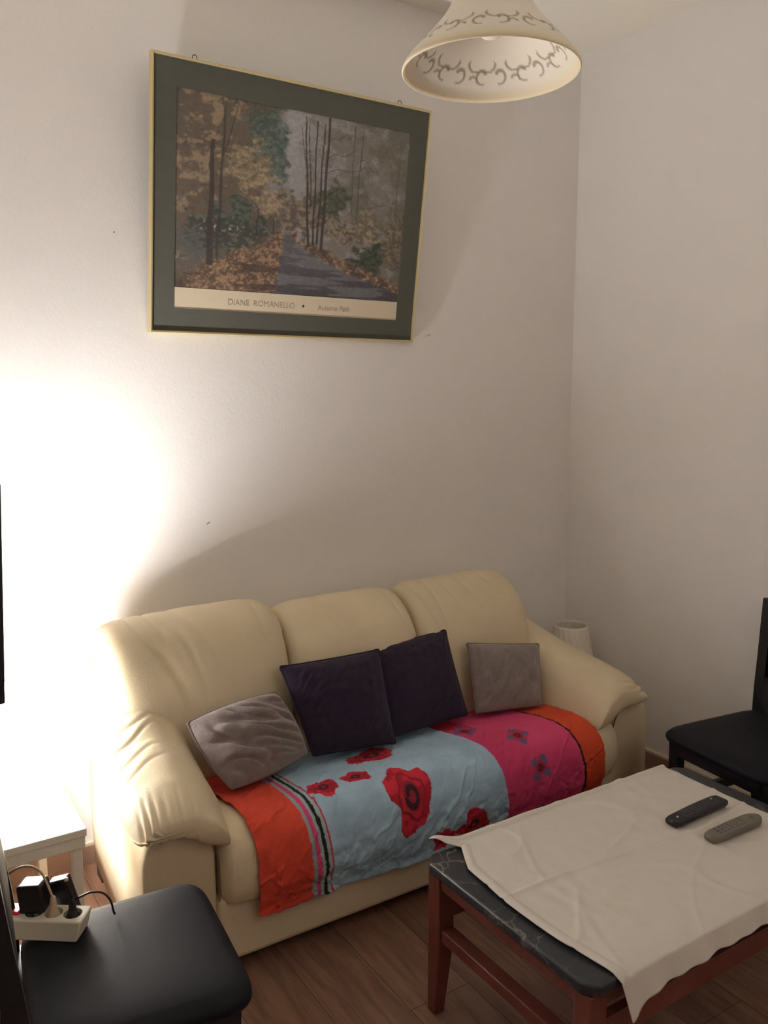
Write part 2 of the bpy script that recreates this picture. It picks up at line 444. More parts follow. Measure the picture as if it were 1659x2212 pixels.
    trunk(.612, .27, .62, 1.0, .008, .006, D); trunk(.555, .5, .53, .95, .004, .002, D, .8); trunk(.545, .55, .50, .92, .003, .002, D, .6)
    trunk(.74, .5, .735, .98, .004, .003, C(92, 82, 76), .8); trunk(.765, .46, .775, .98, .005, .003, C(84, 74, 68), .8); trunk(.955, .3, .96, .95, .004, .003, C(96, 86, 72), .6)
    # bare branches
    for (x0, y0, x1, y1) in ((.62, .78, .74, .84), (.62, .86, .70, .93), (.62, .70, .80, .76), (.775, .8, .86, .74), (.6, .7, .66, .62), (.775, .6, .9, .56), (.56, .75, .52, .82)):
        s = np.clip((u - x0) / (x1 - x0), 0, 1); yc = y0 + (y1 - y0) * s + .012 * np.sin(s * 7)
        a = (1 - sm(np.abs(v - yc), .001, .0042)) * ((u - x0) * (u - x1) < 0)
        col = mix(col, C(88, 76, 70), a * .75)
    # twig haze on the right crowns
    tw = sm(np.abs(fbm(u, v, 4, 12, 30, 30) - .5), .0, .03)
    col = mix(col, C(112, 100, 92), (1 - tw) * .45 * sm(u, .48, .56) * sm(v, .4, .6))
    col = col * (1 + .16 * (n5 - .5)[..., None] + .20 * (n3 - .5)[..., None])
    g = col.mean(-1, keepdims=True); col = g + (col - g) * .82
    return col * 0.74 + 20

NU, NV = 330, 240
uu, vv = np.meshgrid(np.linspace(0, 1, NU), np.linspace(0, 1, NV), indexing='ij')
P = np.zeros((NU, NV, 3))
P[..., 0] = U0 + (U1 - U0) * uu; P[..., 2] = VC + (V1 - VC) * vv; P[..., 1] = -0.0125
P = P @ np.array(R.to_3x3()).T
M_print = mat('printed_picture', (1, 1, 1, 1), 0.7, attr='paint')
fpart(gridmesh('print', P, M_print, cols=s2l(np.clip(paint_forest(uu, vv), 0, 255) / 255).reshape(-1, 3)))

def text(name, s, size, x, z, parent, m, M, y=-0.0139, align='LEFT', sx=1.0, shear=0.0):
    cu = bpy.data.curves.new(name, 'FONT'); cu.body = s; cu.size = size; cu.align_x = align; cu.extrude = 0.0002; cu.shear = shear
    o = bpy.data.objects.new(name, cu); COL.objects.link(o)
    dg = bpy.context.evaluated_depsgraph_get(); me = bpy.data.meshes.new_from_object(o.evaluated_get(dg))
    bpy.data.objects.remove(o)
    X = M @ Matrix.Translation((x, y, z)) @ Matrix.Rotation(math.pi / 2, 4, 'X') @ Matrix.Diagonal((sx, 1, 1, 1))
    me.transform(X); me.materials.clear(); me.materials.append(m)
    o = bpy.data.objects.new(name, me); COL.objects.link(o); o.parent = parent
    return o
text('lettering', 'DIANE  ROMANELLO', 0.028, 0.272, 0.103, cap_strip, M_ink, Mf, sx=0.97)
text('lettering', '•', 0.036, 0.556, 0.101, cap_strip, M_inkdark, Mf)
text('lettering', 'Autumn Path', 0.026, 0.622, 0.103, cap_strip, M_ink, Mf, sx=0.98)
for hx in (0.140, 0.909):
    pts = [(hx - 0.007, -0.012, PH - 0.002), (hx - 0.007, -0.012, PH + 0.008), (hx, -0.012, PH + 0.013), (hx + 0.007, -0.012, PH + 0.008), (hx + 0.007, -0.012, PH - 0.002)]
    fpart(tube('hanging_loop', [Mf @ Vector(p) for p in pts], 0.0012, M_darkmetal, n=6, res=18))
tag(fp, 'gold framed poster of an autumn forest lane with dark green mat, above the sofa', 'picture')

# ---------------------------------------------------------------- sofa
sofa = empty('sofa', (1.548, 2.42, 0.0))
tag(sofa, 'cream leather three seat sofa with puffy arms standing against the back wall', 'sofa')
SX0, SX1 = 0.570, 2.500; XM = 0.5 * (SX0 + SX1)
def sp(o): return part(o, sofa)

def rbox_grid(n): return None

# seat profile (Y, Z) from under the back cushions over the front edge and down
SEAT = [(2.62, 0.395), (2.45, 0.402), (2.30, 0.415), (2.17, 0.430), (2.08, 0.432), (2.02, 0.415), (1.985, 0.375), (1.972, 0.32), (1.975, 0.265), (1.992, 0.225)]
def seat_curve(n): return catmull_open(SEAT, n)
prof_front = seat_curve(60)
ring = np.vstack([prof_front, [(2.10, 0.215), (2.40, 0.215), (2.62, 0.22)]])
nx = 120; xs = np.linspace(0.775, 2.298, nx)
P = np.zeros((nx, len(ring), 3))
cy, cz = 2.3, 0.31
for i, x in enumerate(xs):
    t = 2 * (x - 0.775) / (2.298 - 0.775) - 1
    e = max(0.0, 1 - abs(t) ** 26) ** 0.4
    e = 0.86 + 0.14 * e
    P[i, :, 0] = x
    P[i, :, 1] = cy + (ring[:, 0] - cy) * e; P[i, :, 2] = cz + (ring[:, 1] - cz) * e
seat = sp(gridmesh('seat_cushion', P, M_leather, closed_u=True, cap=True))
displace(seat, lambda p, n: 0.004 * nz((p.x * 5, p.y * 5, p.z * 5)) + 0.0025 * nz((p.x * 14, p.y * 5, p.z * 5), seed=3))
# base
o = sp(box('base', 0.765, 2.305, 2.018, 2.76, 0.04, 0.235, M_leather, bevel=0.018, seg=3))
for x in (0.64, 2.43):
    for y in (2.10, 2.70): sp(box('leg', x - 0.03, x + 0.03, y - 0.03, y + 0.03, 0, 0.05, M_black))
sp(box('back_frame', 0.66, 2.40, 2.66, 2.785, 0.04, 0.76, M_leather, bevel=0.03, seg=3))

def mir(P, side):
    if side > 0:
        P = P.copy(); P[..., 0] = 2 * XM - P[..., 0]
    return P
# arm panels (the upright body of each arm, arched at the front)
def arm_panel(side):
    ys = np.concatenate([[2.036, 2.040, 2.050], np.linspace(2.07, 2.76, 14), [2.775, 2.78]])
    P = []
    for k, y in enumerate(ys):
        top = 0.455 + 0.07 * min(1, max(0, (y - 2.04) / 0.5))
        sh = (0.012 if k in (0, len(ys) - 1) else (0.004 if k in (1, len(ys) - 2) else 0))
        x0, x1 = SX0 + sh + 0.045 * max(0, (y - 2.2) / .6), 0.768 - sh
        z1 = top - sh
        pts = [(x0, 0.04), (x0 - .004, 0.2), (x0, z1 - 0.07), (x0 + .012, z1 - 0.025), (x0 + 0.04, z1 - 0.002), (0.5 * (x0 + x1), z1 + 0.008),
               (x1 - 0.04, z1 - 0.006), (x1 - .010, z1 - 0.035), (x1, z1 - 0.08), (x1 + .002, 0.2), (x1, 0.04), (0.5 * (x0 + x1), 0.04)]
        dense = []
        for a in range(len(pts)):
            b_ = pts[(a + 1) % len(pts)]
            for s in (0, .5): dense.append((pts[a][0] * (1 - s) + b_[0] * s, pts[a][1] * (1 - s) + b_[1] * s))
        P.append([(q[0], y, q[1]) for q in dense])
    P = mir(np.array(P), side)
    return sp(gridmesh('arm_panel', P, M_leather, closed_u=True, cap=True))
arm_l, arm_r = arm_panel(-1), arm_panel(1)
# dark piping where the arm panel meets the pad and the seat
PANELS = {-1: arm_l, 1: arm_r}
for side in (-1, 1):
    pts = [(0.640, 2.031, 0.452), (0.668, 2.031, 0.457), (0.725, 2.031, 0.444), (0.758, 2.031, 0.405), (0.770, 2.031, 0.34), (0.7705, 2.031, 0.2), (0.769, 2.030, 0.05)]
    pts = [((2 * XM - p[0]) if side > 0 else p[0], p[1], p[2]) for p in pts]
    tube('piping', pts, 0.0026, M_seam, PANELS[side], n=6, res=50)

# arm pads: fat leather pillows lying over the arm panels
def arm_pad(side):
    n_s, n_r = 210, 170
    P = np.zeros((n_s, n_r, 3))
    for i in range(n_s):
        t = i / (n_s - 1)
        y = 2.72 + (1.985 - 2.72) * t
        Tz = np.interp(t, [0, .15, .3, .42, .57, .85, 1], [0.79, 0.765, 0.715, 0.662, 0.615, 0.570, 0.535]) if side < 0 else np.interp(t, [0, .15, .4, .6, .85, 1], [0.70, 0.685, 0.640, 0.612, 0.585, 0.553])
        bi = np.interp(t, [0, .6, .85, 1], [0.385, 0.392, 0.385, 0.375])         # inner lower lip height
        bo = np.interp(t, [0, .6, 1], [0.50, 0.475, 0.468])         # outer lower edge height
        xi = np.interp(t, [0, .4, .8, 1], [0.850, 0.848, 0.822, 0.800])
        xo = np.interp(t, [0, .3, .6, 1], [0.585, 0.562, 0.548, 0.536])
        w = xi - xo
        sec = [(xi, bi), (xi - .012, bi + (Tz - bi) * .42), (xi - .055, bi + (Tz - bi) * .80), (xi - w * .47, Tz), (xo + w * .20, Tz - .018),
               (xo + .006, Tz - .062), (xo + .004, bo + .008), (xo + .035, bo - .016), (xi - w * .5, bo - .022), (xi - .06, bi + .02)]
        c = catmull_closed(sec, n_r)
        cen = np.array([0.5 * (xi + xo), 0.5 * (Tz + 0.5 * (bo + bi))])
        e = 1.0
        if t > 0.86: q = (t - 0.86) / 0.14; e = max(0.02, (1 - q ** 2.6)) ** 0.42
        if t < 0.08: q = (0.08 - t) / 0.08; e = max(0.02, (1 - q ** 2.4)) ** 0.45
        ee = np.array([0.62 + 0.38 * e if t > .5 else e, e])
        if t > .5: ee = np.array([0.80 + 0.20 * e, 0.25 + 0.75 * e]) if i < n_s - 1 else np.array([0.74, 0.22])
        c = cen + (c - cen) * ee
        P[i, :, 0] = c[:, 0]; P[i, :, 2] = c[:, 1]; P[i, :, 1] = y
    if side > 0: P[..., 0] = 2.990 - P[..., 0]
    o = sp(gridmesh('arm_pad', P, M_leather, closed_u=True, cap=True))
    def d(p, n):
        X = p.x if side < 0 else 2.990 - p.x
        t = (2.72 - p.y) / 0.735
        r = 0.004 * nz((p.x * 6, p.y * 7, p.z * 6), seed=side + 4)
        r += 0.0018 * nz((p.x * 16, p.y * 22, p.z * 14), seed=side + 14)
        top = max(0, min(1, (p.z - .47) / .05))
        if side < 0:
            win = math.exp(-(max(0, X - .63) / .075) ** 2) * top
            for k, yk in enumerate((2.60, 2.545, 2.475, 2.43, 2.365, 2.315, 2.25, 2.19)):
                dd = p.y - (yk + .30 * (X - .60) + .9 * (X - .60) ** 2 * (1 if k % 2 else -1) + .008 * math.sin(X * 40 + k))
                a = (.0050, .0035, .0055, .0030, .0050, .0042, .0030, .0022)[k]
                r += win * a * (-math.exp(-(dd / .0075) ** 2) + .45 * math.exp(-((dd - .017) / .012) ** 2))
            for k, xk in enumerate((.562, .580, .601, .628, .668, .70)):
                a = (.006, .0065, .0060, .0045, .0026, .002)[k]; L_ = (.05, .07, .06, .05, .06, .05)[k]
                dd = X - (xk + .12 * (p.y - 2.0))
                r += a * math.exp(-(max(0, p.y - 2.0) / L_) ** 2) * (-math.exp(-(dd / .0045) ** 2) + .5 * math.exp(-((dd - .009) / .006) ** 2))
        else:
            for k, (z0, sl) in enumerate(((.520, .10), (.502, -.02), (.535, .22), (.512, .05))):
                dd = p.z - (z0 + sl * (X - .56) + .006 * math.sin(p.y * 60 + k))
                r -= .0060 * math.exp(-(max(0, p.y - 2.0) / .075) ** 2) * math.exp(-(max(0, X - .58) / .085) ** 2) * math.exp(-(dd / .0048) ** 2)
            for k, yk in enumerate((2.42, 2.33)):
                dd = p.y - (yk - .5 * (X - .68)); r -= .003 * math.exp(-((X - .70) / .035) ** 2) * math.exp(-(dd / .007) ** 2) * top
        return r
    displace(o, d)
    return o
arm_pad(-1); arm_pad(1)

# back cushions
def back_cushion(x0, x1, top, pl, pr, seed, lift_l=0.0, top_l=0.0):
    n_s, n_r = 90, 90
    P = np.zeros((n_s, n_r, 3))
    sec0 = [(2.375, 0.40), (2.365, 0.48), (2.395, 0.62), (2.43, 0.74), (2.485, top - .060), (2.56, top - .008), (2.64, top), (2.715, top - .045), (2.755, top - .15), (2.76, 0.6), (2.70, 0.42), (2.5, 0.385)]
    c0 = catmull_closed(sec0, n_r); cen = np.array([2.60, 0.60])
    for i in range(n_s):
        s = -math.cos(math.pi * i / (n_s - 1)) * .35 + (2 * i / (n_s - 1) - 1) * .65
        s = max(-1, min(1, s))
        pw = pl if s < 0 else pr
        e = max(0.0, 1 - abs(s) ** pw) ** (1 / 2.6)
        k = 0.55 + 0.45 * e
        c = cen + (c0 - cen) * np.array([k, 1 - (1 - k) * 0.62])
        x = 0.5 * (x0 + x1) + 0.5 * (x1 - x0) * s
        # ends lean out a little at the top
        P[i, :, 0] = x; P[i, :, 1] = c[:, 0]; P[i, :, 2] = c[:, 1]
        P[i, :, 2] += top_l * max(0, -s) * np.clip((c[:, 1] - .6) / .3, 0, 1)
        P[i, :, 0] -= lift_l * max(0, -s) ** 2 * np.clip((c[:, 1] - .55) / .3, 0, 1)
    o = sp(gridmesh('back_cushion', P, M_leather, closed_u=True, cap=True))
    def d(p, n):
        r = 0.007 * nz((p.x * 4, p.y * 4, p.z * 4), seed=seed)
        hz = max(0, min(1, (p.z - .6) / .22))
        f = nz((p.x * 13 + p.z * 5, p.y * 2, p.z * 3.2), seed=seed + 5)
        r += 0.0062 * hz * (0.20 - ridge(f, .09)) * max(0, 0.55 + nz((p.x * 5, 0, 0), seed=seed + 2))
        g = nz((p.x * 16 - p.z * 8, p.y * 2, p.z * 4), seed=seed + 8)
        lo = max(0, min(1, (.66 - p.z) / .15))
        r -= 0.004 * lo * ridge(g, .12)
        return r
    displace(o, d)
    return o
back_cushion(0.612, 1.207, 0.900, 9, 7, 1.3, lift_l=0.0, top_l=-0.015)
back_cushion(1.209, 1.727, 0.872, 8, 7, 4.1)
back_cushion(1.729, 2.262, 0.884, 8, 6, 7.7)

# ---------------------------------------------------------------- blanket over the seat
def blanket():
    nu, nv = 520, 200
    S = catmull_open(SEAT + [(2.004, 0.195), (2.003, 0.165)], nv * 3)
    # start a little in front of the back cushions
    seg = np.linalg.norm(np.diff(S, axis=0), axis=1); cum = np.concatenate([[0], np.cumsum(seg)])
    def at(sv): return np.stack([np.interp(sv, cum, S[:, 0]), np.interp(sv, cum, S[:, 1])], -1)
    # keep the hanging part outside of the seat front
    total = cum[-1]
    s_start = np.interp(-2.36, -S[:, 0][:200], cum[:200])
    a = np.linspace(0, 1, nu)[:, None] * np.ones((1, nv)); s = np.ones((nu, 1)) * np.linspace(0, 1, nv)[None, :]
    hem = total - 0.002 + 0.004 * np.sin(a * 21) + 0.008 * (fbm(a, a * 0, 3, 22, 9, 1) - .5) - 0.018 * np.exp(-(a / .12) ** 2) * 0
    sv = s_start + (hem - s_start) * s
    yz = at(sv)
    xt = 0.838 + (2.150 - 0.838) * a; xb = 0.868 + (2.205 - 0.868) * a
    sx = np.clip(s, 0, 1)
    x = xt + (xb - xt) * sx ** 1.2
    x += 0.006 * (fbm(s * 3, a * 0, 3, 5, 3, 1) - .5) * 2
    # normal of profile
    d = np.gradient(yz, axis=1); d /= np.linalg.norm(d, axis=2)[..., None] + 1e-9
    n = np.stack([-d[..., 1], d[..., 0]], -1); n = -n * np.sign(n[..., 1:2] + 0 * n[..., :1] + 1e-9) if False else n
    n = np.where((n[..., 1:2] * 1.0 + -n[..., 0:1]) < 0, -n, n)        # up or towards the room
    w = fbm(a * 1.36, s * .62, 5, 31, 10, 10) - .5
    w2 = fbm(a * 1.36 + s * .35, s * .62 - a * .2, 5, 33, 22, 12) - .5
    rdg = np.exp(-((fbm(a * 1.36 + s * .5, s * .6, 4, 37, 7, 5) - .5) / .02) ** 2)
    h = 0.006 + 0.012 * np.clip(w + .2, 0, 1) + 0.010 * np.abs(w2) + 0.006 * rdg * (0.3 + 0.7 * s)
    hang = np.clip((s - .62) / .38, 0, 1)
    h += hang * (0.006 + 0.010 * np.sin(a * 30 + 3 * w * 6) * .5)
    P = np.zeros((nu, nv, 3)); P[..., 0] = x; P[..., 1] = yz[..., 0] + n[..., 0] * h; P[..., 2] = yz[..., 1] + n[..., 1] * h
    # ---- the printed pattern, in blanket coordinates (metres along a, and along s)
    L = (total - s_start)
    col = np.zeros((nu, nv, 3))
    px = x; py = s * L
    C = lambda *c: np.array(c, float)
    jag = 0.0018 * (fbm(a, s, 3, 41, 120, 90) - .5)
    def lin(x_top, x_bot): return x_top + (x_bot - x_top) * s ** 1.2 + jag
    e1 = lin(0.985, 1.036); e2 = lin(1.045, 1.100); e3 = lin(1.66, 1.768); e4 = lin(2.010, 2.118)
    blue = C(164, 192, 214) + (fbm(a, s, 4, 43, 20, 12) - .5)[..., None] * 30
    orange = C(216, 72, 52) + (fbm(a, s, 4, 45, 6, 5) - .5)[..., None] * 34 * C(1, .2, .3)
    orange_r = C(208, 72, 36) + (fbm(a, s, 4, 46, 8, 6) - .5)[..., None] * 20
    pink = C(208, 64, 112) + (fbm(a, s, 4, 47, 6, 4) - .5)[..., None] * 30
    col[:] = blue
    col = np.where((px < e1)[..., None], orange, col)
    u = (px - e1) / (e2 - e1)
    band = (u > 0) & (u < 1)
    for lo_, hi, c in ((0, .18, C(150, 166, 172)), (.18, .40, C(208, 70, 120)), (.40, .56, C(160, 176, 180)), (.56, .74, C(24, 34, 36)), (.74, .90, C(164, 182, 186)), (.90, 1.0, C(186, 60, 74))):
        col = np.where((band & (u >= lo_) & (u < hi))[..., None], c, col)
    col = np.where(((px > e3) & (px < e4))[..., None], pink, col)
    deep = C(186, 30, 60)
    m_ = (px > e3) & (px < e4) & ((np.abs(px - e3) < .10) & (s < .20 + .1 * fbm(a, s, 3, 48, 20, 20)))
    col = np.where(m_[..., None], deep, col)
    col = np.where((px >= e4)[..., None], orange_r, col)
    col = np.where((np.abs(px - e4) < .0045)[..., None], C(40, 20, 30), col)
    # poppies: (x, s in metres from the back edge, radius, seed)
    def poppy(cx, cs, rx, ry, sd, ok):
        nonlocal col
        dx = (px - cx) / rx; dy = (py - cs) / ry
        r = np.hypot(dx, dy); th = np.arctan2(dy, dx)
        petal = 1 + .14 * np.cos(3 * th + sd) + .10 * np.cos(5 * th + 2 * sd) + .12 * (fbm(np.cos(th) * 1.5 + 3, np.sin(th) * 1.5 + 3 + sd, 3, 60, 3, 3) - .5) * 2
        ins = (r < petal) & ok
        red = C(204, 40, 62) * np.ones_like(col); red = np.where((((fbm(dx + 5, dy + 5 + sd, 3, 62, 2.3, 2.3)) > .52) & (r > .4))[..., None], C(170, 20, 44), red)
        red = np.where(((np.abs(r - .62 - .1 * np.cos(4 * th + sd)) < .05))[..., None], C(146, 18, 40), red)
        red = np.where((r < .42)[..., None], C(150, 34, 50), red)
        sw = (np.abs(r - .26 - .06 * th / 3.14) < .09)
        red = np.where((sw & (r < .42))[..., None], C(60, 22, 36), red)
        col = np.where(ins[..., None], red, col)
    inblue = (px > e2) & (px < e3)
    allb = px > e2
    FL = FLOWERS
    for f in FL: poppy(*f, inblue if f[0] < 1.70 else allb)
    # small square medallions on the pink field
    for cx, cs, r_, rot in MEDALS:
        q = px - cx; w_ = py - cs
        a1 = np.abs(q * math.cos(rot) - w_ * math.sin(rot)); a2 = np.abs(q * math.sin(rot) + w_ * math.cos(rot))
        okm = (px > e3) & (px < e4)
        sq = (np.maximum(a1, a2) < r_) & okm
        col = np.where(sq[..., None], C(104, 92, 128), col)
        gap = sq & ((np.minimum(a1, a2) < r_ * .30) & (np.maximum(a1, a2) > r_ * .7))
        col = np.where(gap[..., None], C(196, 50, 96), col)
        rr = np.hypot(q, w_)
        col = np.where(((rr < r_ * .62) & okm)[..., None], C(176, 26, 56), col)
        col = np.where(((rr < r_ * .34) & okm)[..., None], C(84, 18, 40), col)
        col = np.where(((rr < r_ * .14) & okm)[..., None], C(150, 40, 70), col)
    cols = s2l(np.clip(col * 0.96, 0, 255) / 255).reshape(-1, 3)
    m = mat('printed_cotton', (1, 1, 1, 1), 0.95, attr='paint', bump=0.05, bscale=500)
    o = gridmesh('blanket', P, m, cols=cols)
    md = o.modifiers.new('thick', 'SOLIDIFY'); md.thickness = 0.003; md.offset = 1
    return o
# profile distance from the blanket's back edge (2.36): seat front rounding begins near 0.28 m
FLOWERS = [(1.372, 0.385, 0.074, 0.100, 1.0), (1.120, 0.285, 0.050, 0.038, 2.2), (1.235, 0.275, 0.045, 0.030, 4.0),
           (1.36, 0.165, 0.085, 0.046, 3.1), (1.605, 0.535, 0.062, 0.050, 5.0), (1.490, 0.560, 0.040, 0.045, 0.4)]
MEDALS = [(1.865, 0.300, 0.034, 0.75), (1.885, 0.425, 0.034, 0.1), (1.90, 0.60, 0.034, 0.5), (1.735, 0.175, 0.036, 0.7)]
bl = blanket()
tag(bl, 'orange, pale blue and pink blanket printed with red poppies, spread over the sofa seat', 'blanket')

# ---------------------------------------------------------------- throw cushions
def pillow(name, bl_, br_, tr_, tl_, thick, m, seed, pinch=0.10, wr=0.004, wfreq=9, n=64, dirn=(1, 1), fold=0.0, corner=0.0):
    bl_, br_, tr_, tl_ = [np.array(q, float) for q in (bl_, br_, tr_, tl_)]
    nrm = np.cross(br_ - bl_, tl_ - bl_); nrm /= np.linalg.norm(nrm)
    c = 0.25 * (bl_ + br_ + tr_ + tl_)
    root = bpy.data.objects.new(name, None)
    verts = []; faces = []
    def sidegrid(sg):
        G = np.zeros((n, n, 3))
        for i in range(n):
            for j in range(n):
                a = -math.cos(math.pi * i / (n - 1)); b_ = -math.cos(math.pi * j / (n - 1))
                a = .55 * a + .45 * (2 * i / (n - 1) - 1); b_ = .55 * b_ + .45 * (2 * j / (n - 1) - 1)
                # concave edges: corners stay, mid edges pull in
                aa = a * (1 - pinch * (1 - b_ * b_) * abs(a) ** 3 * .55)
                bb = b_ * (1 - pinch * (1 - a * a) * abs(b_) ** 3 * .55)
                u, v = (aa + 1) / 2, (bb + 1) / 2
                p = bl_ * (1 - u) * (1 - v) + br_ * u * (1 - v) + tr_ * u * v + tl_ * (1 - u) * v
                h = (max(0, 1 - a ** 4) * max(0, 1 - b_ ** 4)) ** 0.55 * (0.72 + 0.28 * (1 - a * a) * (1 - b_ * b_))
                q = (a * dirn[0] + b_ * dirn[1], a * dirn[1] - b_ * dirn[0])
                w = wr * (nz((q[0] * wfreq * .35, q[1] * wfreq, 0), seed=seed) * 2 + .7 * nz((q[0] * 3, q[1] * wfreq * 2.1, sg), seed=seed + 2))
                if fold:
                    fl = nz((q[0] * 1.1, q[1] * 3.6 + .5 * q[0] * q[0], 0), seed=seed + 11)
                    w += fold * (0.6 - 1.3 * ridge(fl, .16))
                edge = min(1, 4 * (1 - max(abs(a), abs(b_))))
                p = p + nrm * sg * (thick * .5 * h + w * edge)
                G[i, j] = p
        return G
    for sg in (1, -1):
        G = sidegrid(sg); base = len(verts)
        verts += [tuple(v) for v in G.reshape(-1, 3)]
        for i in range(n - 1):
            for j in range(n - 1):
                q = (base + i * n + j, base + (i + 1) * n + j, base + (i + 1) * n + j + 1, base + i * n + j + 1)
                faces.append(q if sg > 0 else q[::-1])
    o = mk(name, verts, faces, m)
    return o, (bl_, br_, tr_, tl_)

def piping(o, cs, m, r=0.004, pinch=0.10):
    bl_, br_, tr_, tl_ = cs; pts = []
    K = 14
    for (a0, b0, a1, b1) in ((-1, -1, 1, -1), (1, -1, 1, 1), (1, 1, -1, 1), (-1, 1, -1, -1)):
        for k in range(K):
            t = k / K; a = a0 + (a1 - a0) * t; b_ = b0 + (b1 - b0) * t
            aa = a * (1 - pinch * (1 - b_ * b_) * abs(a) ** 3 * .55); bb = b_ * (1 - pinch * (1 - a * a) * abs(b_) ** 3 * .55)
            u, v = (aa + 1) / 2, (bb + 1) / 2
            pts.append(bl_ * (1 - u) * (1 - v) + br_ * u * (1 - v) + tr_ * u * v + tl_ * (1 - u) * v)
    pts.append(pts[0])
    e = tube('edge_piping', pts, r, m, n=6, res=len(pts) * 3); e.parent = o

M_purple2 = mat('purple_piping', rgb(30, 18, 36), 0.9)
M_fur2 = mat('plush_edge', rgb(112, 96, 90), 0.95)
o, cs = pillow('throw_cushion', (1.172, 2.235, 0.470), (1.452, 2.195, 0.462), (1.512, 2.39, 0.716), (1.127, 2.37, 0.729), 0.120, M_purple, 2, wr=.003, pinch=.035)
piping(o, cs, M_purple2, pinch=.035)
tag(o, 'dark purple square cushion leaning on the sofa, overlapping the front of the other purple one', 'cushion', 'dark purple sofa cushions')
o, cs = pillow('throw_cushion', (1.462, 2.232, 0.466), (1.800, 2.255, 0.465), (1.829, 2.43, 0.727), (1.500, 2.45, 0.705), 0.110, M_purple, 5, wr=.003, pinch=.035)
piping(o, cs, M_purple2, pinch=.035)
tag(o, 'dark purple square cushion tucked behind its twin, next to the upright grey cushion', 'cushion', 'dark purple sofa cushions')
o, cs = pillow('throw_cushion', (0.868, 2.165, 0.470), (1.156, 2.245, 0.478), (1.090, 2.335, 0.662), (0.797, 2.315, 0.632), 0.135, M_furgrey, 8, wr=.006, wfreq=3.2, dirn=(.80, -.6), fold=.011, pinch=-.16)
piping(o, cs, M_fur2, r=.004, pinch=-.16)
tag(o, 'rumpled grey plush cushion slouching against the left arm of the sofa', 'cushion', 'grey plush sofa cushions')
o, cs = pillow('throw_cushion', (1.845, 2.262, 0.458), (2.110, 2.205, 0.452), (2.200, 2.325, 0.640), (1.882, 2.365, 0.684), 0.085, M_furgrey, 12, wr=.004, wfreq=5, dirn=(.3, .95), fold=.004, pinch=.02)
piping(o, cs, M_fur2, r=.003, pinch=.02)
tag(o, 'flat grey plush cushion standing upright near the right arm of the sofa', 'cushion', 'grey plush sofa cushions')

# ---------------------------------------------------------------- coffee table
TX0, TX1, TY0, TY1, TZ = 1.168, 2.172, 1.057, 1.640, 0.424
ct = empty('coffee_table', ((TX0 + TX1) / 2, (TY0 + TY1) / 2, 0))
tag(ct, 'low cherry wood coffee table with a black marble patterned top in front of the sofa', 'table')
def cp(o): return part(o, ct)
# top: clipped corners, rounded rim
c_ = 0.028
oct8 = [(TX0 + c_, TY0), (TX1 - c_, TY0), (TX1, TY0 + c_), (TX1, TY1 - c_), (TX1 - c_, TY1), (TX0 + c_, TY1), (TX0, TY1 - c_), (TX0, TY0 + c_)]
bm = bmesh.new()
lo_ = [bm.verts.new((x, y, TZ - 0.030)) for x, y in oct8]; hi = [bm.verts.new((x, y, TZ)) for x, y in oct8]
bm.faces.new(lo_[::-1]); bm.faces.new(hi)
for k in range(8): bm.faces.new((lo_[k], lo_[(k + 1) % 8], hi[(k + 1) % 8], hi[k]))
cp(frombm('tabletop', bm, M_marble, bevel=0.008, seg=3))
IN = 0.012; LW = 0.048
def tleg(x, y, sx, sy):
    bm = bmesh.new(); lw2 = LW * .66
    x0, y0 = x, y                                       # outer corner; taper on the inner faces
    t = [(x0, y0), (x0 + sx * LW, y0), (x0 + sx * LW, y0 + sy * LW), (x0, y0 + sy * LW)]
    b_ = [(x0, y0), (x0 + sx * lw2, y0), (x0 + sx * lw2, y0 + sy * lw2), (x0, y0 + sy * lw2)]
    vt = [bm.verts.new((p[0], p[1], TZ - .030)) for p in t]; vm = [bm.verts.new((p[0], p[1], 0.20)) for p in t]; vb = [bm.verts.new((p[0], p[1], 0)) for p in b_]
    bm.faces.new(vt); bm.faces.new(vb[::-1])
    for A_, B_ in ((vt, vm), (vm, vb)):
        for k in range(4): bm.faces.new((A_[k], A_[(k + 1) % 4], B_[(k + 1) % 4], B_[k]))
    bmesh.ops.recalc_face_normals(bm, faces=bm.faces)
    cp(frombm('leg', bm, M_cherry, bevel=0.003))
for sx in (1, -1):
    for sy in (1, -1):
        tleg(TX0 + IN if sx > 0 else TX1 - IN, TY0 + IN if sy > 0 else TY1 - IN, sx, sy)
a0, a1, b0, b1 = TX0 + IN + LW, TX1 - IN - LW, TY0 + IN + LW, TY1 - IN - LW
for x in (TX0 + IN + .004, TX1 - IN - .026): cp(box('apron', x, x + .022, b0, b1, TZ - .066, TZ - .030, M_cherry, bevel=.002))
for y in (TY0 + IN + .004, TY1 - IN - .026): cp(box('apron', a0, a1, y, y + .022, TZ - .066, TZ - .030, M_cherry, bevel=.002))
for x in (TX0 + IN + .006, TX1 - IN - .044): cp(box('stretcher', x, x + .038, b0, b1, 0.215, 0.247, M_cherry, bevel=.003))
for y in (TY0 + IN + .010, TY1 - IN - .036): cp(box('stretcher', a0, a1, y, y + .024, 0.262, 0.318, M_cherry, bevel=.002))

